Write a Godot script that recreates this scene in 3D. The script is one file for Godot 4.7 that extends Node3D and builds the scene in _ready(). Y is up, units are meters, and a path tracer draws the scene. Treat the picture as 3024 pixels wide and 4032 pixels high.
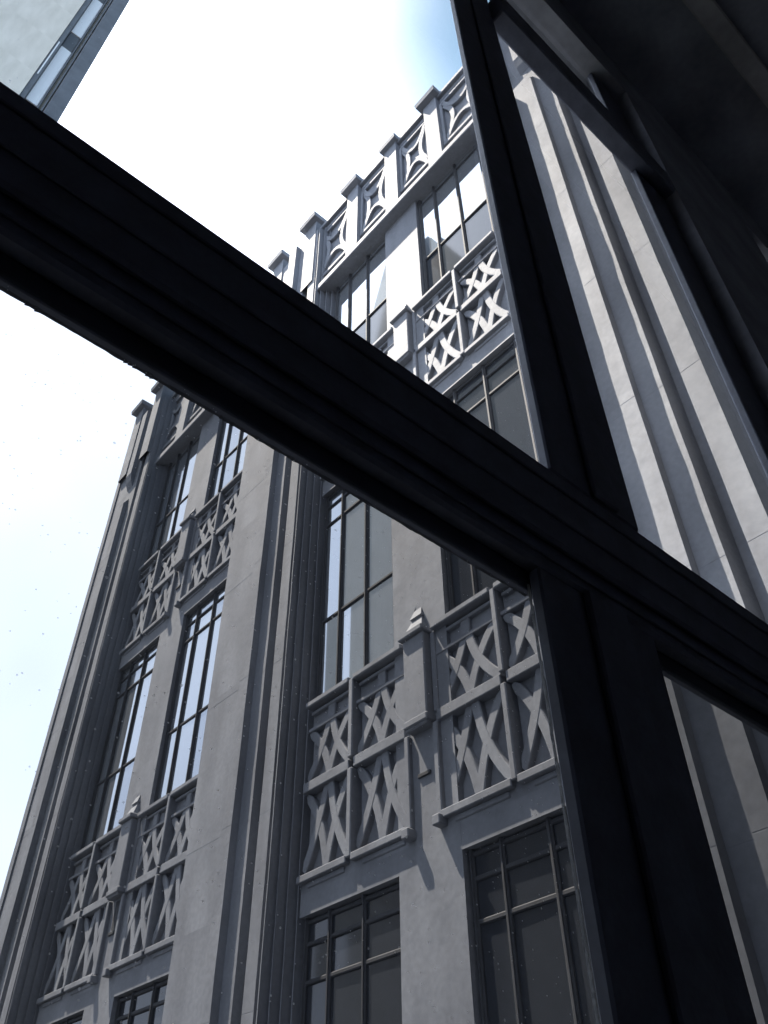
extends Node3D

# World: y up, metres. The camera stands in a room behind a steel window whose panes lie in a plane z = -0.34.
# The wing that is seen runs away from the window along -z, its front at about x = 5.
const SUN := Vector3(-0.5, 2.33, -1.0)
const CY := 40.0          # height of the eye above the court
const S := 5.0            # metres to one unit of the facade measurements (x depth, u along, v above the eye)

var used := {}
var gp := {}              # world position of every node made here
var rng := RandomNumberGenerator.new()
var wob := FastNoiseLite.new()
var M := {}

# ---------------------------------------------------------------- mesh helpers
class MB:
	var v := PackedVector3Array()
	var n := PackedVector3Array()
	func tri(a: Vector3, b: Vector3, c: Vector3, nn: Vector3) -> void:
		if (c - a).cross(b - a).dot(nn) < 0.0:
			var t := b
			b = c
			c = t
		v.append(a); v.append(b); v.append(c)
		n.append(nn); n.append(nn); n.append(nn)
	func face(p: Array, out: Vector3) -> void:
		var nn: Vector3 = Vector3.ZERO
		for i in p.size():
			nn += (p[i] as Vector3).cross(p[(i + 1) % p.size()])
		if nn.length() < 1e-12:
			return
		nn = nn.normalized()
		if nn.dot(out) < 0.0:
			nn = -nn
		for i in range(1, p.size() - 1):
			tri(p[0], p[i], p[i + 1], nn)
	func box(lo: Vector3, hi: Vector3) -> void:
		var a := lo.min(hi)
		var b := lo.max(hi)
		face([Vector3(a.x, a.y, a.z), Vector3(a.x, b.y, a.z), Vector3(a.x, b.y, b.z), Vector3(a.x, a.y, b.z)], Vector3.LEFT)
		face([Vector3(b.x, a.y, a.z), Vector3(b.x, b.y, a.z), Vector3(b.x, b.y, b.z), Vector3(b.x, a.y, b.z)], Vector3.RIGHT)
		face([Vector3(a.x, a.y, a.z), Vector3(b.x, a.y, a.z), Vector3(b.x, a.y, b.z), Vector3(a.x, a.y, b.z)], Vector3.DOWN)
		face([Vector3(a.x, b.y, a.z), Vector3(b.x, b.y, a.z), Vector3(b.x, b.y, b.z), Vector3(a.x, b.y, b.z)], Vector3.UP)
		face([Vector3(a.x, a.y, a.z), Vector3(b.x, a.y, a.z), Vector3(b.x, b.y, a.z), Vector3(a.x, b.y, a.z)], Vector3.FORWARD)
		face([Vector3(a.x, a.y, b.z), Vector3(b.x, a.y, b.z), Vector3(b.x, b.y, b.z), Vector3(a.x, b.y, b.z)], Vector3.BACK)
	func bevel(lo: Vector3, hi: Vector3, e: float) -> void:
		# a box with chamfered edges
		var a := lo.min(hi)
		var b := lo.max(hi)
		e = min(e, min(b.x - a.x, min(b.y - a.y, b.z - a.z)) * 0.45)
		var c := (a + b) / 2.0
		var h := (b - a) / 2.0
		var sg := [-1.0, 1.0]
		for ax in 3:
			var u := (ax + 1) % 3
			var w := (ax + 2) % 3
			for s in sg:
				var q := []
				for k in [[-1, -1], [1, -1], [1, 1], [-1, 1]]:
					var p := Vector3.ZERO
					p[ax] = s * h[ax]; p[u] = k[0] * (h[u] - e); p[w] = k[1] * (h[w] - e)
					q.append(c + p)
				var o := Vector3.ZERO
				o[ax] = s
				face(q, o)
			for s1 in sg:
				for s2 in sg:
					var q2 := []
					for k in [-1.0, 1.0]:
						var p := Vector3.ZERO
						p[ax] = k * (h[ax] - e); p[u] = s1 * h[u]; p[w] = s2 * (h[w] - e)
						q2.append(c + p)
					for k in [1.0, -1.0]:
						var p := Vector3.ZERO
						p[ax] = k * (h[ax] - e); p[u] = s1 * (h[u] - e); p[w] = s2 * h[w]
						q2.append(c + p)
					var o := Vector3.ZERO
					o[u] = s1; o[w] = s2
					face(q2, o)
		for sx in sg:
			for sy in sg:
				for sz in sg:
					face([c + Vector3(sx * h.x, sy * (h.y - e), sz * (h.z - e)), c + Vector3(sx * (h.x - e), sy * h.y, sz * (h.z - e)), c + Vector3(sx * (h.x - e), sy * (h.y - e), sz * h.z)], Vector3(sx, sy, sz))
	func prism(poly: PackedVector2Array, place: Callable, t0: float, t1: float, caps := true) -> void:
		# a polygon drawn out from t0 to t1; place turns (point, t) into a point of the world
		var mid := Vector3.ZERO
		for q in poly:
			mid += (place.call(q, t0) + place.call(q, t1)) / (2.0 * poly.size())
		var area := 0.0
		for i in poly.size():
			area += poly[i].cross(poly[(i + 1) % poly.size()])
		for i in poly.size():
			var p := poly[i]
			var q := poly[(i + 1) % poly.size()]
			var d := (q - p).normalized()
			var out2 := Vector2(d.y, -d.x) * (1.0 if area > 0 else -1.0)
			var m2 := (p + q) / 2.0
			var o: Vector3 = place.call(m2 + out2 * 0.01, t0) - place.call(m2, t0)
			face([place.call(p, t0), place.call(q, t0), place.call(q, t1), place.call(p, t1)], o)
		if caps:
			var idx := Geometry2D.triangulate_polygon(poly)
			var dirv: Vector3 = (place.call(poly[0], t1) - place.call(poly[0], t0)).normalized()
			for i in range(0, idx.size(), 3):
				tri(place.call(poly[idx[i]], t0), place.call(poly[idx[i + 1]], t0), place.call(poly[idx[i + 2]], t0), -dirv)
				tri(place.call(poly[idx[i]], t1), place.call(poly[idx[i + 1]], t1), place.call(poly[idx[i + 2]], t1), dirv)
	func build(at: Vector3) -> ArrayMesh:
		var vv := PackedVector3Array()
		vv.resize(v.size())
		for i in v.size():
			vv[i] = v[i] - at
		var arr := []
		arr.resize(Mesh.ARRAY_MAX)
		arr[Mesh.ARRAY_VERTEX] = vv
		arr[Mesh.ARRAY_NORMAL] = n
		var m := ArrayMesh.new()
		m.add_surface_from_arrays(Mesh.PRIMITIVE_TRIANGLES, arr)
		return m
	func foot() -> Vector3:
		var lo := v[0]
		var hi := v[0]
		for p in v:
			lo = lo.min(p)
			hi = hi.max(p)
		return Vector3((lo.x + hi.x) / 2.0, lo.y, (lo.z + hi.z) / 2.0)

func numbered(called: String) -> String:
	used[called] = used.get(called, -1) + 1
	return called if used[called] == 0 else "%s_%03d" % [called, used[called]]

func add_to(o: Node3D, parent: Node, at: Vector3) -> void:
	var base: Vector3 = gp.get(parent, Vector3.ZERO)
	o.position = at - base
	gp[o] = at
	parent.add_child(o, true)

func obj(called: String, mb: MB, mat: Material, parent: Node) -> MeshInstance3D:
	var at := mb.foot()
	return put(called, mb.build(at), mat, parent, at)

func put(called: String, mesh: Mesh, mat: Material, parent: Node, at: Vector3) -> MeshInstance3D:
	var o := MeshInstance3D.new()
	o.name = numbered(called) if parent == self else called
	o.mesh = mesh
	o.material_override = mat
	add_to(o, parent, at)
	return o

func thing(called: String, label: String, category: String, at: Vector3, group := "") -> Node3D:
	var o := Node3D.new()
	o.name = numbered(called)
	add_to(o, self, at)
	tag(o, label, category, group)
	return o

func tag(o: Node, label: String, category: String, group := "") -> void:
	o.set_meta("label", label)
	o.set_meta("category", category)
	if group:
		o.set_meta("group", group)

func struct(called: String, mb: MB, mat: Material) -> MeshInstance3D:
	var o := obj(called, mb, mat, self)
	o.set_meta("kind", "structure")
	return o

# facade units to the world
func F(x: float, u: float, v: float) -> Vector3:
	return Vector3(S * x, CY + S * v, -S * u)

func fbox(mb: MB, x0: float, x1: float, u0: float, u1: float, v0: float, v1: float, e := 0.0) -> void:
	if e > 0.0:
		mb.bevel(F(x0, u0, v0), F(x1, u1, v1), e)
	else:
		mb.box(F(x0, u0, v0), F(x1, u1, v1))

# room units (metres, y from the eye) to the world
func W(x: float, y: float, z: float) -> Vector3:
	return Vector3(x, CY + y, z)

# ---------------------------------------------------------------- materials
func noise_tex(seed_: int, size: int, freq: float, oct: int, lo: float, hi: float, tint: Color, tint2: Color, stretch := 1.0, spots := 0.0) -> ImageTexture:
	var f := FastNoiseLite.new()
	f.seed = seed_
	f.noise_type = FastNoiseLite.TYPE_SIMPLEX_SMOOTH
	f.frequency = freq
	f.fractal_octaves = oct
	var im := f.get_seamless_image(size, size)
	var g := FastNoiseLite.new()
	g.seed = seed_ + 7
	g.frequency = freq * 9.0
	g.fractal_octaves = 2
	var fine := g.get_seamless_image(size, size)
	var out := Image.create(size, size, false, Image.FORMAT_RGB8)
	for y in size:
		for x in size:
			var a := im.get_pixel(x, int(y / stretch) % size).r
			var b := fine.get_pixel(x, y).r
			var k: float = clamp(lo + (hi - lo) * (0.7 * a + 0.3 * b), 0.0, 1.0)
			if spots > 0.0 and b > 1.0 - spots:
				k *= 0.8
			out.set_pixel(x, y, tint2.lerp(tint, k))
	return ImageTexture.create_from_image(out)

func height_tex(seed_: int, size: int, freq: float, oct: int) -> ImageTexture:
	var f := FastNoiseLite.new()
	f.seed = seed_
	f.noise_type = FastNoiseLite.TYPE_SIMPLEX_SMOOTH
	f.frequency = freq
	f.fractal_octaves = oct
	return ImageTexture.create_from_image(f.get_seamless_image(size, size))

func mat(called: String, lin: Color, rough: float, tex: Texture2D = null, scale := 0.5, bump: Texture2D = null, bump_cm := 0.0) -> StandardMaterial3D:
	var m := StandardMaterial3D.new()
	m.resource_name = called
	m.albedo_color = lin.linear_to_srgb()
	m.roughness = rough
	if tex:
		m.albedo_texture = tex
	if bump:
		m.heightmap_enabled = true
		m.heightmap_texture = bump
		m.heightmap_scale = bump_cm
	if tex or bump:
		m.uv1_triplanar = true
		m.uv1_world_triplanar = true
		m.uv1_scale = Vector3.ONE * scale
	M[called] = m
	return m

func pane_mat(called: String, lin: Color, alpha: float) -> StandardMaterial3D:
	var m := mat(called, lin, 0.0)
	m.transparency = BaseMaterial3D.TRANSPARENCY_ALPHA
	m.albedo_color.a = alpha
	return m

func make_materials() -> void:
	var mottled := noise_tex(3, 512, 0.008, 5, 0.0, 1.0, Color(1, 1, 1), Color(0.7, 0.7, 0.71), 4.0, 0.08)
	var stone := noise_tex(21, 512, 0.012, 5, 0.0, 1.0, Color(1, 0.99, 0.97), Color(0.86, 0.85, 0.82), 5.0, 0.05)
	var relief := height_tex(5, 512, 0.02, 4)
	var grime := noise_tex(41, 256, 0.02, 4, 0.0, 1.0, Color(1, 1, 1), Color(0.72, 0.72, 0.72), 1.0, 0.1)
	mat("grey_paint", Color(0.285, 0.305, 0.345), 0.8, mottled, 0.35, relief, 0.2)
	mat("grey_paint_smooth", Color(0.285, 0.305, 0.345), 0.8, mottled, 0.5, relief, 0.15)
	mat("window_steel", Color(0.05, 0.054, 0.064), 0.8, grime, 0.8)
	mat("mirror_glass", Color(0.46, 0.5, 0.55), 0.02)
	M.mirror_glass.metallic = 0.75
	M.mirror_glass.metallic_specular = 0.9
	mat("mirror_glass_dull", Color(0.36, 0.4, 0.46), 0.05)
	M.mirror_glass_dull.metallic = 0.7
	mat("dim_glass", Color(0.03, 0.034, 0.042), 0.06)
	mat("pale_stone", Color(0.82, 0.79, 0.73), 0.85, stone, 0.6, relief, 0.1)
	mat("slate_panel", Color(0.12, 0.13, 0.15), 0.6, grime, 0.4)
	mat("sky_white_pane", Color(0.85, 0.86, 0.87), 0.35)  # tower glass with the reflected sky painted in as white
	mat("frame_paint", Color(0.115, 0.125, 0.17), 0.5, grime, 3.0, relief, 0.05)
	mat("old_putty", Color(0.12, 0.12, 0.13), 0.85, grime, 6.0)
	mat("bare_putty", Color(0.5, 0.5, 0.5), 0.85, grime, 9.0)
	M.bare_putty.backlight_enabled = true
	M.bare_putty.backlight = Color(0.3, 0.3, 0.3)
	mat("room_paint", Color(0.36, 0.37, 0.41), 0.8, grime, 0.7, relief, 0.1)
	mat("room_floor", Color(0.45, 0.43, 0.42), 0.6, grime, 0.6)
	mat("court_paving", Color(0.05, 0.05, 0.05), 0.85, grime, 0.3)
	mat("dust", Color(0.8, 0.82, 0.86), 0.9)
	M.dust.backlight_enabled = true
	M.dust.backlight = Color(1.0, 1.0, 1.0)
	M.dust.transparency = BaseMaterial3D.TRANSPARENCY_ALPHA
	M.dust.albedo_color.a = 0.42
	pane_mat("clear_pane", Color(0.35, 0.37, 0.4), 0.06)
	pane_mat("dimming_pane", Color(0.03, 0.036, 0.055), 0.65)  # tint deepened to put the dimness of the lower view into the glass
	pane_mat("dark_pane", Color(0.035, 0.04, 0.055), 0.8)
	# a film of dust on the glass takes up light from outside
	for q in [["clear_pane", 0.008], ["dimming_pane", 0.05], ["dark_pane", 0.03]]:
		M[q[0]].backlight_enabled = true
		M[q[0]].backlight = Color(0.62, 0.74, 1.0) * q[1]

# ---------------------------------------------------------------- sky
func make_sky() -> Sky:
	var w := 1024
	var h := 512
	var im := Image.create(w, h, false, Image.FORMAT_RGBF)
	var f := FastNoiseLite.new()
	f.seed = 11
	f.noise_type = FastNoiseLite.TYPE_SIMPLEX_SMOOTH
	f.frequency = 1.6
	f.fractal_octaves = 5
	for y in h:
		var el := (0.5 - (y + 0.5) / h) * PI
		for x in w:
			var az := (x + 0.5) / w * TAU
			var d := Vector3(sin(az) * cos(el), sin(el), -cos(az) * cos(el))
			var c := f.get_noise_3dv(d)
			# a bank of bright hazy cloud on the sun's side, thinning to blue with scattered cloud on the other
			var bank := smoothstep(-0.17, 0.09, Vector3(-0.75, 0.0, -0.65).dot(d) + 0.07 * c)
			var loose := smoothstep(0.18, 0.5, f.get_noise_3dv(d * 1.7 + Vector3(5, 4, 8))) * 0.8
			var cover: float = max(bank, loose)
			var near_sun := exp(-pow(d.angle_to(SUN.normalized()) / 0.6, 2.0))
			var cloud: Color = Color(0.46, 0.54, 0.69) * (1.0 + 0.3 * c) * (1.0 + 0.3 * (1.0 - clamp(d.y, 0.0, 1.0))) + Color(0.3, 0.3, 0.3) * near_sun
			var blue := Color(0.105, 0.185, 0.275).lerp(Color(0.14, 0.2, 0.27), pow(1.0 - clamp(d.y, 0.0, 1.0), 2.0))
			var k := blue.lerp(cloud, cover)
			if d.y < 0.0:
				k = Color(0.1, 0.1, 0.1)
			im.set_pixel(x, y, k)
	var pm := PanoramaSkyMaterial.new()
	pm.panorama = ImageTexture.create_from_image(im)
	var s := Sky.new()
	s.sky_material = pm
	return s

func _ready() -> void:
	rng.seed = 4
	wob.seed = 9
	wob.frequency = 1.0
	wob.fractal_octaves = 3
	# ---- camera
	var cam := Camera3D.new()
	cam.name = "camera"
	cam.fov = 62.02
	cam.near = 0.02
	cam.far = 400.0
	cam.transform = Transform3D(Basis(Vector3(0.753051, -0.010348, 0.657881), Vector3(-0.441439, 0.733493, 0.516836), Vector3(-0.4879, -0.679618, 0.547789)).orthonormalized(), Vector3(0, CY, 0))
	add_child(cam)
	cam.current = true
	# ---- sky, sun, exposure
	var env := Environment.new()
	env.background_mode = Environment.BG_SKY
	env.sky = make_sky()
	env.ambient_light_source = Environment.AMBIENT_SOURCE_SKY
	env.tonemap_mode = Environment.TONE_MAPPER_LINEAR
	env.tonemap_exposure = 4.6
	env.background_energy_multiplier = 1.0
	env.sdfgi_enabled = true
	env.ssao_enabled = true
	env.ssil_enabled = true
	var we := WorldEnvironment.new()
	we.name = "daylight"
	we.environment = env
	add_child(we)
	var sun := DirectionalLight3D.new()
	sun.name = "sun"
	sun.light_color = Color(1.0, 0.96, 0.9)
	sun.light_energy = 1.6
	sun.light_angular_distance = 0.6
	sun.shadow_enabled = true
	var to_sun := SUN.normalized()
	sun.look_at_from_position(to_sun * 100.0, Vector3.ZERO)
	add_child(sun)

	make_materials()
	make_ground()
	make_room()
	make_wing()
	make_tower()
	make_window()

func make_ground() -> void:
	var g := MB.new()
	g.box(Vector3(-300, -0.3, -300), Vector3(300, 0, 300))
	struct("ground", g, M.court_paving)

# ---------------------------------------------------------------- the room behind the camera
const X0 := -0.42      # left edge of the window opening
const X1 := 1.171      # right jamb
const HEAD := 2.79     # soffit above the eye
const SILL := -0.5
const X2 := 2.106      # left edge of the next window
const X3 := 3.7

func make_room() -> void:
	var zi := -0.284
	var zo := -0.40
	var m := MB.new()
	# window wall with two openings; edges of the openings stand back behind the window frames
	m.box(W(-1.7, -CY, zo), W(X0 - 0.13, 16.0, zi))
	m.box(W(X0 - 0.13, -CY, zo), W(4.9, SILL - 0.09, zi))
	m.box(W(X0 - 0.13, HEAD, -0.345), W(4.9, 3.35, zi))
	m.box(W(X0 - 0.13, 3.35, zo), W(4.9, 16.0, zi))
	m.box(W(1.30, SILL - 0.09, -0.345), W(1.98, HEAD, zi))
	m.box(W(X3, SILL - 0.09, zo), W(4.9, HEAD, zi))
	struct("window_wall", m, M.room_paint)
	# unseen dark skin added outside this wing to cut light thrown at the facade
	m = MB.new()
	m.box(W(-14.0, 3.3, -0.46), W(5.2, 16.2, zo - 0.003))
	struct("added_dark_skin", m, M.slate_panel)
	var c := MB.new()
	c.box(W(-1.7, 3.1, zi), W(4.9, 3.3, 3.0))
	struct("ceiling", c, M.room_paint)
	var b := MB.new()
	b.bevel(W(-1.5, 3.045, -0.02), W(4.8, 3.1, 0.05), 0.006)
	struct("ceiling_batten", b, M.room_floor)
	var f := MB.new()
	f.box(W(-1.7, -1.75, zi), W(4.9, -1.55, 3.0))
	struct("floor", f, M.room_floor)
	var s := MB.new()
	s.box(W(-1.7, -1.55, zi), W(-1.5, 3.1, 3.0))
	struct("wall_left", s, M.room_paint)
	s = MB.new()
	s.box(W(4.7, -1.55, zi), W(4.9, 3.1, 3.0))
	struct("wall_right", s, M.room_paint)
	s = MB.new()
	s.box(W(-1.5, -1.55, 2.8), W(4.7, 3.1, 3.0))
	struct("wall_back", s, M.room_paint)

# ---------------------------------------------------------------- the wing seen through the window
const BAYS := [1.0215, 2.1745]
const ST := 1.10          # storey height in facade units
const LOW := -8.0         # the court

func wave(u: float, v: float, amount: float) -> float:
	return wob.get_noise_2d(u * 14.0, v * 4.5) * amount

func profile_strip(mb: MB, prof: Array, v0: float, v1: float, step: float, amount: float, joints := 0.0) -> void:
	# an upright surface with a ground plan [[x, u], ...], drawn upwards with the slight unevenness of hand-laid render
	var vs := []
	var rows := int(ceil((v1 - v0) / step))
	for i in rows + 1:
		vs.append([v0 + (v1 - v0) * i / rows, 0.0])
	if joints > 0.0:
		# fine horizontal joints: a narrow set-back strip
		var y := ceilf(v0 / joints) * joints + 0.011
		while y < v1 - 0.01:
			for e in [[-0.0009, 0.0], [-0.0006, 0.00025], [0.0006, 0.00025], [0.0009, 0.0]]:
				vs.append([y + e[0], e[1]])
			y += joints
		vs.sort_custom(func(p, q): return p[0] < q[0])
	for r in vs.size() - 1:
		var va: float = vs[r][0]
		var vb: float = vs[r + 1][0]
		var sa: float = vs[r][1]
		var sb: float = vs[r + 1][1]
		for i in prof.size() - 1:
			var p: Array = prof[i]
			var q: Array = prof[i + 1]
			var d := Vector2(q[1] - p[1], q[0] - p[0])
			var out := Vector3(-absf(d.x) - 1e-5, 0, d.y * signf(d.x) if absf(d.x) > 1e-6 else 0.0)
			if absf(d.x) < 1e-6:
				out = Vector3(0, 0, 1) if d.y < 0.0 else Vector3(0, 0, -1)
			var a := F(p[0] + sa + wave(p[1], va, amount), p[1] + wave(p[0] * 3.0 + 7.0, va, amount * 0.6), va)
			var b := F(q[0] + sa + wave(q[1], va, amount), q[1] + wave(q[0] * 3.0 + 7.0, va, amount * 0.6), va)
			var c := F(q[0] + sb + wave(q[1], vb, amount), q[1] + wave(q[0] * 3.0 + 7.0, vb, amount * 0.6), vb)
			var e := F(p[0] + sb + wave(p[1], vb, amount), p[1] + wave(p[0] * 3.0 + 7.0, vb, amount * 0.6), vb)
			mb.face([a, b, c, e], out)

func pilaster(root: Node3D, c: float, xf: float, near_reveal: float, far_reveal: float) -> void:
	# ground plan from the near side (small u) to the far side: stepped reveal, flat, groove, rib, raised fillet, flat, stepped reveal
	var n := c - 0.156
	var g := []
	var steps := 3
	var xb := 1.035
	if c < 1.0:
		g.append([1.1, n - 0.004])   # the pilaster in the corner returns straight
	var ribs := 5
	for i in (ribs if c > 1.0 else 0):
		var u := near_reveal + (n - near_reveal) * i / ribs
		var un := near_reveal + (n - near_reveal) * (i + 1) / ribs
		var xn := xb + (xf - xb) * (i + 1) / ribs
		g.append([xb if i == 0 else xn - (xf - xb) / ribs + 0.02, u])
		g.append([xn, u])
		g.append([xn, u + 0.0028])
		g.append([xn + 0.02, u + 0.0028])
		g.append([xn + 0.02, un])
	g.append([xf, n])
	g.append([xf, c - 0.118])
	g.append([xf + 0.05, c - 0.117])
	g.append([xf + 0.05, c - 0.085])
	g.append([xf, c - 0.084])
	g.append([xf, c - 0.04])
	# the flutes
	var mid := [[xf, c - 0.04], [xf, c + 0.05]]
	var far := [[xf, c + 0.05], [xf, c + 0.156]]
	for i in steps:
		var u := c + 0.156 + (far_reveal - c - 0.156) * (i + 1) / steps
		var x := xf + (xb - xf) * (i + 1) / steps
		var xp := xf + (xb - xf) * i / steps
		far.append([xp, u - 0.004])
		far.append([xp + 0.006, u])
		far.append([x, u])
	var m := MB.new()
	for part in [g, mid, far]:
		profile_strip(m, part, LOW, 0.1, 1.0, 0.0)
		profile_strip(m, part, 0.1, 3.12, 0.022, 0.0008, 0.37)
	# a core closes the pilaster behind its skin
	m.box(F(xf + 0.055, n + 0.01, LOW), F(1.12, c + 0.146, 3.12))
	m.box(F(xf + 0.004, n + 0.002, 3.105), F(1.12, c + 0.154, 3.12))
	obj("pilaster", m, M.grey_paint, root)
	# raised fillets: a lower length with a splayed top, an upper length with a rounded foot
	var xr := xf - 0.018
	for q in ([[c - 0.041, c - 0.008], [c + 0.034, c + 0.066]] if c < 1.0 else [[c - 0.041, c + 0.0]]):  # corner pilaster has a second fillet, added unseen to cast a shade strip
		var fl := MB.new()
		profile_strip(fl, [[xf + 0.01, q[0]], [xr, q[0] + 0.002], [xr, q[1] - 0.002], [xf + 0.01, q[1]]], 0.0, 2.52, 0.022, 0.001, 0.37)
		fl.prism(PackedVector2Array([Vector2(xf + 0.01, 2.518), Vector2(xr, 2.518), Vector2(xf + 0.004, 2.56), Vector2(xf + 0.01, 2.56)]), func(p, t): return F(p.x, t, p.y), q[0] + 0.001, q[1] - 0.001)
		obj("fillet", fl, M.grey_paint, root)
		var fu := MB.new()
		var up := PackedVector2Array([Vector2(xf + 0.01, 3.12), Vector2(xr - 0.004, 3.12), Vector2(xr - 0.004, 2.70), Vector2(xr + 0.004, 2.66), Vector2(xr + 0.016, 2.63), Vector2(xf + 0.01, 2.615)])
		fu.prism(up, func(p, t): return F(p.x, t, p.y), q[0] - 0.002, q[1] + 0.002)
		obj("bracket", fu, M.grey_paint, root)

func curve_pts(a: Vector2, b: Vector2, c: Vector2, k: int) -> PackedVector2Array:
	var out := PackedVector2Array()
	for i in k + 1:
		var t := float(i) / k
		out.append(a.lerp(b, t).lerp(b.lerp(c, t), t))
	return out

func strap_mesh(pts: PackedVector2Array, size: Vector2, half: float, depth: float) -> ArrayMesh:
	# a curved raised band; local axes: x = out of the wall towards -x, y up, z along the wall (near side +z)
	var mb := MB.new()
	var L := []
	var R := []
	for i in pts.size():
		var d := (pts[min(i + 1, pts.size() - 1)] - pts[max(i - 1, 0)]) * size
		d = d.normalized()
		var nrm := Vector2(-d.y, d.x) * half
		var p := pts[i] * size
		var l := (p + nrm).clamp(Vector2.ZERO, size)
		var r := (p - nrm).clamp(Vector2.ZERO, size)
		L.append(l)
		R.append(r)
	for i in pts.size() - 1:
		var ch := half * 0.18
		var mids := [(L[i] + R[i]) / 2.0, (L[i + 1] + R[i + 1]) / 2.0]
		var li := [L[i].move_toward(mids[0], ch), L[i + 1].move_toward(mids[1], ch)]
		var ri := [R[i].move_toward(mids[0], ch), R[i + 1].move_toward(mids[1], ch)]
		var p3 := func(q: Vector2, x: float): return Vector3(x, q.y, -q.x)
		mb.face([p3.call(li[0], -depth), p3.call(ri[0], -depth), p3.call(ri[1], -depth), p3.call(li[1], -depth)], Vector3.LEFT)
		for side in [[L, li], [R, ri]]:
			var e: Array = side[0]
			var f: Array = side[1]
			var o2: Vector2 = e[i] - mids[0]
			var o := Vector3(-0.01, o2.y, -o2.x)
			mb.face([p3.call(e[i], -depth + ch), p3.call(e[i + 1], -depth + ch), p3.call(f[1], -depth), p3.call(f[0], -depth)], o)
			mb.face([p3.call(e[i], -depth + ch), p3.call(e[i + 1], -depth + ch), p3.call(e[i + 1], 0.02), p3.call(e[i], 0.02)], Vector3(0, o2.y, -o2.x))
	for k in [0, pts.size() - 1]:
		var p3b := func(q: Vector2, x: float): return Vector3(x, q.y, -q.x)
		mb.face([p3b.call(L[k], -depth + half * 0.18), p3b.call(R[k], -depth + half * 0.18), p3b.call(R[k], 0.02), p3b.call(L[k], 0.02)], Vector3(0, -1 if k == 0 else 1, 0))
	return mb.build(Vector3.ZERO)

var strap_cache := {}

func straps(parent: Node3D, kind: String, u0: float, u1: float, v0: float, v1: float, x_back: float, depth: float, half: float) -> void:
	# pts run with their first coordinate along +u (away), the second up
	var size := Vector2(u1 - u0, v1 - v0) * S
	var key := "%s %.3f %.3f" % [kind, size.x, size.y]
	if not strap_cache.has(key):
		var list := []
		var curves := []
		if kind == "cross":
			curves = [[Vector2(0.0, 0.0), Vector2(0.36, 0.4), Vector2(0.44, 1.0)], [Vector2(0.0, 1.0), Vector2(0.34, 0.64), Vector2(0.5, 0.0)],
				[Vector2(0.54, 1.0), Vector2(0.68, 0.5), Vector2(1.0, 0.06)], [Vector2(0.5, 0.0), Vector2(0.6, 0.6), Vector2(1.0, 1.0)]]
		else:
			curves = [[Vector2(0.02, 0.02), Vector2(0.5, 0.62), Vector2(0.98, 0.02)], [Vector2(0.02, 0.98), Vector2(0.5, 0.38), Vector2(0.98, 0.98)],
				[Vector2(0.02, 0.1), Vector2(0.5, 0.5), Vector2(0.02, 0.9)], [Vector2(0.98, 0.1), Vector2(0.5, 0.5), Vector2(0.98, 0.9)]]
		var i := 0
		for q in curves:
			list.append(strap_mesh(curve_pts(q[0], q[1], q[2], 9), size, half, depth - 0.003 * i))
			i += 1
		strap_cache[key] = list
	for mesh in strap_cache[key]:
		put("strap", mesh, M.grey_paint_smooth, parent, F(x_back, u0, v0))

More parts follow.
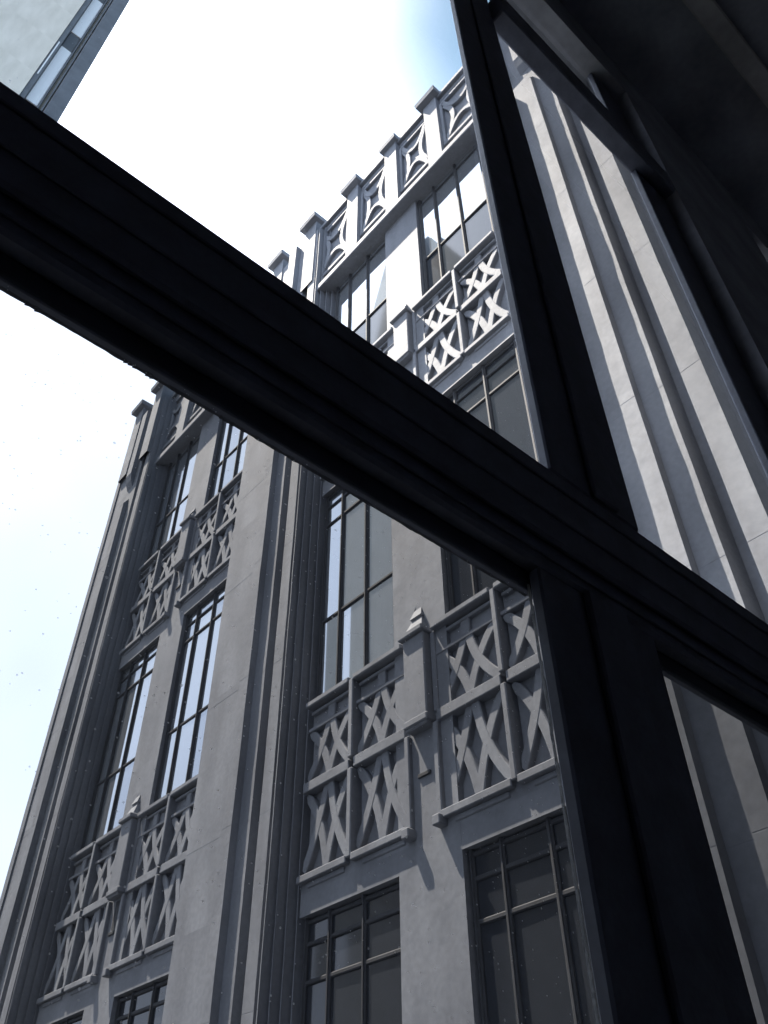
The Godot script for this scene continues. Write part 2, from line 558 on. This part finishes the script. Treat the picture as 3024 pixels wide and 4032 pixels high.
func spandrel(root: Node3D, c: float, k: int) -> void:
	var o := ST * k
	var xr := 0.992
	var xf := 1.014
	# openwork panels, four columns and two rows
	var cols := [[c + 0.2115, c + 0.3565], [c + 0.045, c + 0.1935], [c - 0.2, c - 0.045], [c - 0.357, c - 0.2165]]
	for q in cols:
		for r in [[0.603, 0.772], [0.794, 0.914]]:
			var m := MB.new()
			fbox(m, xf, xf + 0.03, q[0], q[1], r[0] + o, r[1] + o)
			var p := obj("panel", m, M.grey_paint, root)
			straps(p, "cross", q[0], q[1], r[0] + o, r[1] + o, xf, 0.072, 0.05)
		# frieze above the panels with a small upright in the middle
		var fz := MB.new()
		fbox(fz, xf - 0.004, xf + 0.03, q[0], q[1], 0.914 + o, 0.968 + o)
		var fr := obj("frieze", fz, M.grey_paint_smooth, root)
		var tg := MB.new()
		var um: float = (q[0] + q[1]) / 2.0
		fbox(tg, xf - 0.012, xf, um - 0.012, um + 0.012, 0.922 + o, 0.962 + o, 0.01)
		obj("upright", tg, M.grey_paint_smooth, fr)
		var sh := MB.new()
		fbox(sh, xf - 0.014, xf, q[0] + 0.004, q[1] - 0.004, 0.954 + o, 0.962 + o, 0.008)
		obj("moulding", sh, M.grey_paint_smooth, fr)
		for r in [[0.589, 0.603, xr - 0.004], [0.772, 0.794, xr], [0.912, 0.921, xr + 0.006]]:
			var rm := MB.new()
			fbox(rm, r[2], xf + 0.02, q[0] - 0.002, q[1] + 0.002, r[0] + o, r[1] + o, 0.008)
			obj("rail", rm, M.grey_paint, root)
		var bl := MB.new()
		fbox(bl, xr + 0.005, xf + 0.02, q[0] + 0.012, q[1] - 0.022, 0.578 + o, 0.5885 + o, 0.008)
		obj("corbel", bl, M.grey_paint, root)
		var sl := MB.new()
		fbox(sl, xr - 0.006, xf + 0.06, q[0] - 0.002, q[1] + 0.002, 0.968 + o, 0.982 + o, 0.012)
		obj("sill", sl, M.grey_paint, root)
	# ribs between the columns
	for q in [[c + 0.1935, c + 0.2115], [c - 0.2165, c - 0.2]]:
		var rb := MB.new()
		fbox(rb, xr - 0.004, xf + 0.02, q[0] + 0.002, q[1] - 0.002, 0.794 + o, 0.974 + o, 0.01)
		fbox(rb, xr - 0.004, xf + 0.02, q[0] + 0.002, q[1] - 0.002, 0.597 + o, 0.7715 + o, 0.01)
		obj("rib", rb, M.grey_paint, root)
	# stiles beside the middle
	for q in [c + 0.032, c - 0.045]:
		var rb := MB.new()
		fbox(rb, xr - 0.002, xf + 0.02, q, q + 0.013, 0.597 + o, 0.7715 + o, 0.01)
		fbox(rb, xr + 0.004, xf + 0.02, q, q + 0.013, 0.794 + o, 0.97 + o, 0.01)
		obj("stile", rb, M.grey_paint, root)
		var ft := MB.new()
		fbox(ft, xr - 0.012, xf + 0.01, q - 0.003, q + 0.016, 0.578 + o, 0.596 + o, 0.01)
		obj("bracket", ft, M.grey_paint, root)
	# back of the middle recess, with a small lantern box
	var bk := MB.new()
	fbox(bk, xf + 0.004, xf + 0.04, c - 0.032, c + 0.032, 0.585 + o, 0.98 + o)
	obj("recess_back", bk, M.grey_paint, root)
	var lb := MB.new()
	fbox(lb, xf - 0.014, xf + 0.004, c - 0.012, c + 0.014, 0.69 + o, 0.768 + o, 0.01)
	fbox(lb, xf - 0.018, xf + 0.004, c - 0.015, c + 0.017, 0.683 + o, 0.69 + o, 0.004)
	obj("lantern_box", lb, M.window_steel, root)
	# middle pier with its pointed finial
	var xp := 0.979
	var pm := MB.new()
	fbox(pm, xp, xf + 0.03, c - 0.0315, c + 0.0285, 0.77 + o, 0.97 + o, 0.012)
	fbox(pm, xp - 0.004, xf + 0.03, c - 0.0345, c + 0.0305, 0.775 + o, 0.79 + o, 0.012)
	var pr := obj("pier", pm, M.grey_paint, root)
	var cp := MB.new()
	fbox(cp, xp - 0.009, xf + 0.03, c - 0.036, c + 0.034, 0.97 + o, 0.983 + o, 0.012)
	obj("cap", cp, M.grey_paint, pr)
	var fi := MB.new()
	# a steep hipped point in two stages
	var st := [[xp + 0.001, 0.028, 0.983], [xp + 0.017, 0.014, 1.022], [xp + 0.012, 0.017, 1.024], [xp + 0.02, 0.011, 1.046], [xp + 0.03, 0.003, 1.062]]
	for i in st.size() - 1:
		var a: Array = st[i]
		var b: Array = st[i + 1]
		var ring := func(q: Array): return [F(q[0], c - q[1], q[2] + o), F(q[0], c + q[1], q[2] + o), F(1.0, c + q[1], q[2] + o), F(1.0, c - q[1], q[2] + o)]
		var ra: Array = ring.call(a)
		var rb2: Array = ring.call(b)
		var outs := [Vector3(-1, 0.3, 0), Vector3(0, 0.3, -1), Vector3(1, 0, 0), Vector3(0, 0.3, 1)]
		for j in 4:
			fi.face([ra[j], ra[(j + 1) % 4], rb2[(j + 1) % 4], rb2[j]], outs[j])
	fi.face([F(xp + 0.03, c - 0.003, 1.062 + o), F(xp + 0.03, c + 0.003, 1.062 + o), F(1.0, c + 0.003, 1.062 + o), F(1.0, c - 0.003, 1.062 + o)], Vector3.UP)
	obj("finial", fi, M.grey_paint, pr)

func facade_window(root: Node3D, u0: float, u1: float, mu: Array, v0: float, v1: float, bars: Array, dark: int) -> void:
	var fr := MB.new()
	var xg := 1.016
	var xo := 1.0105
	var hw := 0.0055
	var us := [u0 + 0.008]
	us.append_array(mu)
	us.append(u1 - 0.008)
	var vs := [v0 + 0.008]
	vs.append_array(bars)
	vs.append(v1 - 0.008)
	for u in us:
		fbox(fr, xo, xg + 0.006, u - hw, u + hw, v0, v1, 0.01)
		fbox(fr, xo - 0.002, xo, u - hw * 0.45, u + hw * 0.45, v0, v1, 0.004)
	for v in vs:
		fbox(fr, xo + 0.001, xg + 0.006, u0, u1, v - hw * 0.8, v + hw * 0.8, 0.01)
	var w := obj("window", fr, M.window_steel, root)
	for i in us.size() - 1:
		for j in vs.size() - 1:
			var p := MB.new()
			# every pane sits a little out of true
			var t1 := rng.randf_range(-0.0006, 0.0006)
			var t2 := rng.randf_range(-0.0006, 0.0006)
			var a: float = us[i]
			var b: float = us[i + 1]
			var lo: float = vs[j]
			var hi: float = vs[j + 1]
			var q := [F(xg + t1, a, lo), F(xg - t1, b, lo), F(xg - t1 + t2, b, hi), F(xg + t1 + t2, a, hi)]
			var back := [F(xg + 0.004, a, lo), F(xg + 0.004, b, lo), F(xg + 0.004, b, hi), F(xg + 0.004, a, hi)]
			p.face(q, Vector3.LEFT)
			p.face(back, Vector3.RIGHT)
			for e in 4:
				p.face([q[e], q[(e + 1) % 4], back[(e + 1) % 4], back[e]], [Vector3.DOWN, Vector3.FORWARD, Vector3.UP, Vector3.BACK][e])
			var gl := "mirror_glass"
			if dark == 2 or (dark == 1 and j == 0):
				gl = "dim_glass"
			elif rng.randf() < 0.18:
				gl = "mirror_glass_dull"
			obj("pane", p, M[gl], w)

func make_wing() -> void:
	var root := thing("office_wing", "long grey painted building wing with crossed strapwork panels, ribbed pilasters and a pierced parapet", "building", Vector3(S * 1.2, 0, -S * 1.5))
	# wall behind everything, and the roof
	var core := MB.new()
	fbox(core, 1.09, 2.6, 0.1, 2.86, LOW, 3.05)
	obj("wall", core, M.grey_paint, root)
	pilaster(root, 0.4485, 0.955, 0.215, 0.665)
	pilaster(root, 1.598, 0.957, 1.378, 1.818)
	pilaster(root, 2.751, 0.94, 2.531, 2.90)
	# corner return of the end pilaster
	var er := MB.new()
	fbox(er, 0.935, 1.3, 2.86, 2.885, LOW, 3.12)
	obj("return_wall", er, M.grey_paint, root)
	for c in BAYS:
		# piers between and beside the windows
		var wm := MB.new()
		profile_strip(wm, [[1.05, c - 0.0755], [1.0, c - 0.0755], [1.0, c + 0.0755], [1.05, c + 0.0755]], -0.5, 2.72, 0.02, 0.0008)
		obj("wall_pier", wm, M.grey_paint, root)
		for k in [-1, 0, 1]:
			var o: float = ST * k
			var head: float = 1.63 + o if k < 1 else 2.72
			var sill: float = 0.983 + o
			for side in [0, 1]:
				var u0: float = c + 0.0755 if side == 0 else c - 0.3565
				var u1: float = c + 0.3565 if side == 0 else c - 0.0755
				var mu := [c + 0.1825, c + 0.2785] if side == 0 else [c - 0.2455, c - 0.1485]
				var bars := [1.207 + o, 1.519 + o, 1.583 + o] if k < 1 else [1.207 + o, 1.54 + o]
				facade_window(root, u0, u1, mu, sill, head, bars, 1 if k == 1 and c < 1.5 else (2 if k == -1 or (k == 0 and side == 1 and c < 1.5) else 0))
			if k < 1:
				# plain band between the window heads and the panels above
				for q in [[c + 0.0755, c + 0.3565], [c - 0.3565, c - 0.0755]]:
					var bd := MB.new()
					fbox(bd, 1.0, 1.06, q[0], q[1], head, 0.603 + o + ST, 0.0)
					obj("lintel", bd, M.grey_paint, root)
				spandrel(root, c, k + 1)
	make_parapet(root)

func make_parapet(root: Node3D) -> void:
	# cornice ledges over the bays
	for q in [[0.6, 1.446], [1.752, 2.597]]:
		var m := MB.new()
		var prof := PackedVector2Array([Vector2(1.05, 2.675), Vector2(0.964, 2.675), Vector2(0.962, 2.679), Vector2(0.962, 2.702), Vector2(0.985, 2.722), Vector2(1.05, 2.722)])
		m.prism(prof, func(p, t): return F(p.x, t, p.y), q[0], q[1])
		obj("cornice", m, M.grey_paint, root)
	var posts := [[0.5655, 0.0, 1], [0.811, 0.0, 0], [1.0235, 0.0, 0], [1.24, 0.0, 0], [1.4865, 0.0, 1], [1.7095, 0.0, 1], [1.964, 0.0, 0], [2.1765, 0.0, 0], [2.393, 0.0, 0], [2.64, 0.0, 2], [2.83, 0.0, 2]]
	for i in posts.size():
		var u: float = posts[i][0]
		var big: int = posts[i][2]
		var x: float = [0.966, 0.952, 0.925][big]
		var hw: float = [0.031, 0.034, 0.036][big]
		var top: float = [3.155, 3.195, 3.225][big]
		var m := MB.new()
		profile_strip(m, [[1.03, u - hw], [x, u - hw], [x, u + hw], [1.03, u + hw]], 2.70 if big == 0 else 2.76, top, 0.03, 0.0008)
		var p := obj("parapet_post", m, M.grey_paint, root)
		var c := MB.new()
		var ov: float = 0.012 if i in [2, 7] else 0.017
		var poly := func(t: float, e: float): return [F(x - e, u - hw - e * 0.7, t), F(x - e, u + hw + e * 0.7, t), F(1.05, u + hw + e * 0.7, t), F(1.05, u - hw - e * 0.7, t)]
		var rings := [poly.call(top, 0.0), poly.call(top + 0.004, ov * 1.3), poly.call(top + 0.026, ov * 1.5), poly.call(top + 0.036, ov * 0.9)]
		var outs := [Vector3(-1, 0, 0), Vector3(0, 0, -1), Vector3(1, 0, 0), Vector3(0, 0, 1)]
		for r in 3:
			for j in 4:
				c.face([rings[r][j], rings[r][(j + 1) % 4], rings[r + 1][(j + 1) % 4], rings[r + 1][j]], outs[j] + Vector3(0, [-5.0, 0.0, 1.5][r], 0))
		c.face(rings[3], Vector3.UP)
		c.face(rings[0], Vector3.DOWN)
		obj("cap", c, M.grey_paint, p)
	for i in posts.size() - 1:
		var a: float = posts[i][0]
		var b: float = posts[i + 1][0]
		var ha: float = [0.031, 0.034, 0.036][posts[i][2]]
		var hb: float = [0.031, 0.034, 0.036][posts[i + 1][2]]
		var u0 := a + ha
		var u1 := b - hb
		var xf := 0.994
		var m := MB.new()
		fbox(m, xf, xf + 0.05, u0, u1, 2.7, 3.15)
		var p := obj("parapet_panel", m, M.grey_paint, root)
		straps(p, "lens", u0 + 0.012, u1 - 0.012, 2.79, 3.095, xf, 0.065, 0.05)
		for r in [[2.772, 2.79, 0.978], [3.095, 3.112, 0.982]]:
			var rm := MB.new()
			fbox(rm, r[2], xf + 0.02, u0, u1, r[0], r[1], 0.01)
			obj("rail", rm, M.grey_paint_smooth, root)
		for e in [[u0, u0 + 0.012], [u1 - 0.012, u1]]:
			var sm := MB.new()
			fbox(sm, 0.98, xf + 0.02, e[0], e[1], 2.79, 3.095, 0.008)
			obj("stile", sm, M.grey_paint_smooth, root)
		var cm := MB.new()
		fbox(cm, 0.972, 1.06, u0, u1, 3.15, 3.172, 0.012)
		fbox(cm, 0.985, 1.05, u0, u1, 3.125, 3.15, 0.012)
		obj("coping", cm, M.grey_paint, root)

# ---------------------------------------------------------------- the tower straight across the court
func make_tower() -> void:
	var z := -9.5
	var top := CY + 25.6
	var root := thing("tower", "tall pale stone tower with a glass strip coloured white as reflected sky and slate pier along its right edge", "building", Vector3(-12, 0, z - 3))
	var m := MB.new()
	var plan := PackedVector2Array([Vector2(-26, z), Vector2(-0.84, z), Vector2(-0.84, z - 0.3), Vector2(-0.07, z - 0.3), Vector2(-0.07, z - 1.3), Vector2(-4.0, z - 8.5), Vector2(-26, z - 8.5)])  # unseen left width and slanted back shaped to shade court and pass sun
	m.prism(plan, func(q, t): return Vector3(q.x, t, q.y), 0.0, top)
	obj("wall", m, M.pale_stone, root)
	for q in [[-0.35, -0.048, 0.38, 0.05], [-0.41, -0.37, 0.29, 0.1], [-0.838, -0.74, 0.29, 0.03], [-0.49, -0.455, 0.29, 0.14]]:
		var p := MB.new()
		p.bevel(Vector3(q[0], 0, z - q[2]), Vector3(q[1], top, z - q[3]), 0.008)
		obj("corner_pier" if q[3] == 0.05 else "mullion", p, M.slate_panel, root)
	var y := CY + 10.0
	var i := 0
	while y < top - 1.0:
		var h: float = [2.4, 3.4, 2.9][i % 3]
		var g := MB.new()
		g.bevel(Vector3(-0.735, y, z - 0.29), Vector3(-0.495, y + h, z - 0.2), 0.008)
		obj("sky_white_pane", g, M.sky_white_pane, root)  # window glass, its white colour stands for mirrored cloud
		g = MB.new()
		g.bevel(Vector3(-0.735, y + h, z - 0.29), Vector3(-0.495, y + h + 0.9, z - 0.22), 0.01)
		obj("dark_panel", g, M.slate_panel, root)
		if i % 2 == 0:
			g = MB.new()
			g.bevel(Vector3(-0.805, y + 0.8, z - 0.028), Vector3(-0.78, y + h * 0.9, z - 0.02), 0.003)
			obj("light_strip", g, M.sky_white_pane, root)
		y += h + 0.9
		i += 1

# ---------------------------------------------------------------- the steel window in front of the camera
func ragged(mb: MB, a: Vector3, b: Vector3, drop: Vector3, z0: float, z1: float, seed_: int) -> void:
	# a bead of old putty and paint with an uneven edge: runs from a to b, hangs by about `drop`
	var nz := FastNoiseLite.new()
	nz.seed = seed_
	nz.frequency = 60.0
	nz.fractal_octaves = 4
	var k := int(a.distance_to(b) / 0.003)
	for i in k:
		var p := a.lerp(b, float(i) / k)
		var q := a.lerp(b, float(i + 1) / k)
		var ep: float = 1.0 + 0.55 * nz.get_noise_1d(p.length() + p.x)
		var eq: float = 1.0 + 0.55 * nz.get_noise_1d(q.length() + q.x)
		if nz.get_noise_1d(p.x * 0.6 + p.y * 0.6 + 40.0) > 0.38:
			ep += 0.7
		var p2 := p + drop * ep
		var q2 := q + drop * eq
		var o := Vector3(0, 0, 1)
		mb.face([Vector3(p.x, p.y, z1), Vector3(q.x, q.y, z1), Vector3(q2.x, q2.y, z0), Vector3(p2.x, p2.y, z0)], o + drop.normalized())
		mb.face([Vector3(p.x, p.y, z0), Vector3(q.x, q.y, z0), Vector3(q2.x, q2.y, z0), Vector3(p2.x, p2.y, z0)], -o)

func make_window() -> void:
	var root := thing("steel_casement", "black painted steel window with a heavy transom, seen from close below against the light", "window", W(0.4, SILL, -0.33))
	var m := MB.new()
	m.bevel(W(X0 - 0.13, 0.442, -0.336), W(1.30, 0.582, -0.32), 0.003)
	m.bevel(W(X0 - 0.13, 0.47, -0.32), W(1.30, 0.545, -0.312), 0.003)
	m.bevel(W(X0 - 0.13, 0.453, -0.32), W(1.30, 0.459, -0.317), 0.001)
	m.bevel(W(X0 - 0.13, 0.556, -0.32), W(1.30, 0.562, -0.317), 0.001)
	m.bevel(W(X0 - 0.13, 0.5, -0.312), W(1.30, 0.507, -0.3095), 0.001)
	obj("transom", m, M.frame_paint, root)
	m = MB.new()
	m.bevel(W(X0 - 0.02, 0.4245, -0.343), W(1.19, 0.46, -0.3365), 0.001)
	obj("glazing_bead", m, M.frame_paint, root)
	m = MB.new()
	m.bevel(W(0.498, 0.5825, -0.332), W(0.64, HEAD, -0.32), 0.002)
	m.bevel(W(0.56, 0.5825, -0.32), W(0.6, HEAD, -0.314), 0.002)
	obj("mullion", m, M.frame_paint, root)
	m = MB.new()
	m.bevel(W(0.455, SILL, -0.334), W(0.614, 0.4415, -0.322), 0.002)
	m.bevel(W(0.51, SILL, -0.322), W(0.565, 0.4415, -0.315), 0.002)
	obj("mullion", m, M.frame_paint, root)
	m = MB.new()
	m.bevel(W(X1, SILL, -0.335), W(1.31, HEAD, -0.32), 0.002)
	obj("jamb", m, M.frame_paint, root)
	m = MB.new()
	m.bevel(W(X0 - 0.14, SILL, -0.335), W(X0, HEAD, -0.32), 0.002)
	obj("jamb", m, M.frame_paint, root)
	m = MB.new()
	m.bevel(W(0.6395, 2.137, -0.335), W(1.31, 2.263, -0.2885), 0.004)
	obj("head_bar", m, M.frame_paint, root)
	m = MB.new()
	m.bevel(W(X0 - 0.01, 2.137, -0.335), W(0.4985, 2.263, -0.2885), 0.004)
	obj("head_bar", m, M.frame_paint, root)
	m = MB.new()
	m.bevel(W(X0 - 0.14, SILL - 0.1, -0.42), W(1.31, SILL + 0.03, -0.27), 0.005)
	obj("sill", m, M.frame_paint, root)
	# panes
	var zp := -0.339
	var panes := [["clear_pane", X0, 0.55, 0.5, 2.2, -0.331, "upper pane of clear dusty glass"], ["clear_pane", 0.6, 1.22, 0.5, 2.2, -0.331, ""], ["clear_pane", X0, 0.55, 2.2, HEAD, -0.331, ""], ["clear_pane", 0.6, 1.22, 2.2, HEAD, -0.331, ""],
		["dimming_pane", X0, 0.5, SILL, 0.45, -0.3345, "lower pane of tinted glass deepened to dim the view, speckled with dust"], ["dark_pane", 0.6, 1.22, SILL, 0.45, -0.3345, "lower pane of tinted glass deepened further to dim the view"]]
	for q in panes:
		var pm := MB.new()
		pm.face([W(q[1], q[3], q[5]), W(q[2], q[3], q[5]), W(q[2], q[4], q[5]), W(q[1], q[4], q[5])], Vector3.BACK)
		var o := obj("pane", pm, M[q[0]], root)
		if q[6] != "":
			o.set_meta("label", q[6])
	# ragged putty along the lower panes
	var pu := MB.new()
	ragged(pu, W(X0, 0.4255, 0), W(0.46, 0.4255, 0), Vector3(0, -0.0018, 0), -0.3432, -0.339, 5)
	obj("putty", pu, M.old_putty, root)
	pu = MB.new()
	ragged(pu, W(0.456, 0.43, 0), W(0.456, SILL, 0), Vector3(-0.0011, 0, 0), -0.336, -0.334, 8)
	obj("putty", pu, M.bare_putty, root)
	# dust on the glass
	make_dust(root)
	# the next window along the same wall
	var w2 := thing("steel_casement", "black steel window past the dark wall pier, showing only as a sliver of light", "window", W(2.9, SILL, -0.33))
	m = MB.new()
	m.bevel(W(1.975, SILL - 0.09, -0.335), W(X2, HEAD, -0.32), 0.002)
	obj("jamb", m, M.frame_paint, w2)
	m = MB.new()
	m.bevel(W(X3, SILL - 0.09, -0.335), W(X3 + 0.1, HEAD, -0.32), 0.002)
	obj("jamb", m, M.frame_paint, w2)
	for y in [[0.442, 0.582, -0.32], [2.137, 2.263, -0.285]]:
		m = MB.new()
		m.bevel(W(X2 - 0.01, y[0], -0.335), W(X3 + 0.01, y[1], y[2]), 0.003)
		obj("transom", m, M.frame_paint, w2)
	m = MB.new()
	m.face([W(X2 - 0.05, SILL, -0.331), W(X3 + 0.05, SILL, -0.331), W(X3 + 0.05, HEAD, -0.331), W(X2 - 0.05, HEAD, -0.331)], Vector3.BACK)
	obj("pane", m, M.clear_pane, w2)
	m = MB.new()
	m.bevel(W(1.97, SILL - 0.1, -0.42), W(X3 + 0.1, SILL, -0.27), 0.005)
	obj("sill", m, M.frame_paint, w2)

func make_dust(root: Node3D) -> void:
	var sp := MB.new()
	var k := 6
	for i in k:
		var a := TAU * i / k
		var b := TAU * (i + 1) / k
		sp.face([Vector3(0, 0, 0.3), Vector3(cos(a), sin(a), 0), Vector3(cos(b), sin(b), 0)], Vector3(cos(a), sin(a), 1.0))
	var mesh := sp.build(Vector3.ZERO)
	for zone in [[X0, 0.495, 0.59, 2.1, -0.3302, 3200, 0.00025, 0.00058], [X0, 0.452, -0.3, 0.42, -0.3338, 4200, 0.00026, 0.0006]]:
		var mm := MultiMesh.new()
		mm.transform_format = MultiMesh.TRANSFORM_3D
		mm.mesh = mesh
		mm.instance_count = zone[5]
		for i in zone[5]:
			var r: float = rng.randf_range(zone[6], zone[7])
			if rng.randf() < 0.03:
				r *= 1.8
			var x := rng.randf_range(zone[0], zone[1])
			var y := rng.randf_range(zone[2], zone[3])
			var b := Basis(Vector3(0, 0, 1), rng.randf() * TAU).scaled(Vector3(r, r * rng.randf_range(0.6, 1.2), r))
			mm.set_instance_transform(i, Transform3D(b, Vector3(x, y, zone[4]) - Vector3(0.4, SILL, -0.33)))
		var o := MultiMeshInstance3D.new()
		o.name = "dust"
		o.multimesh = mm
		o.material_override = M.dust
		o.set_meta("kind", "stuff")
		add_to(o, root, gp[root])
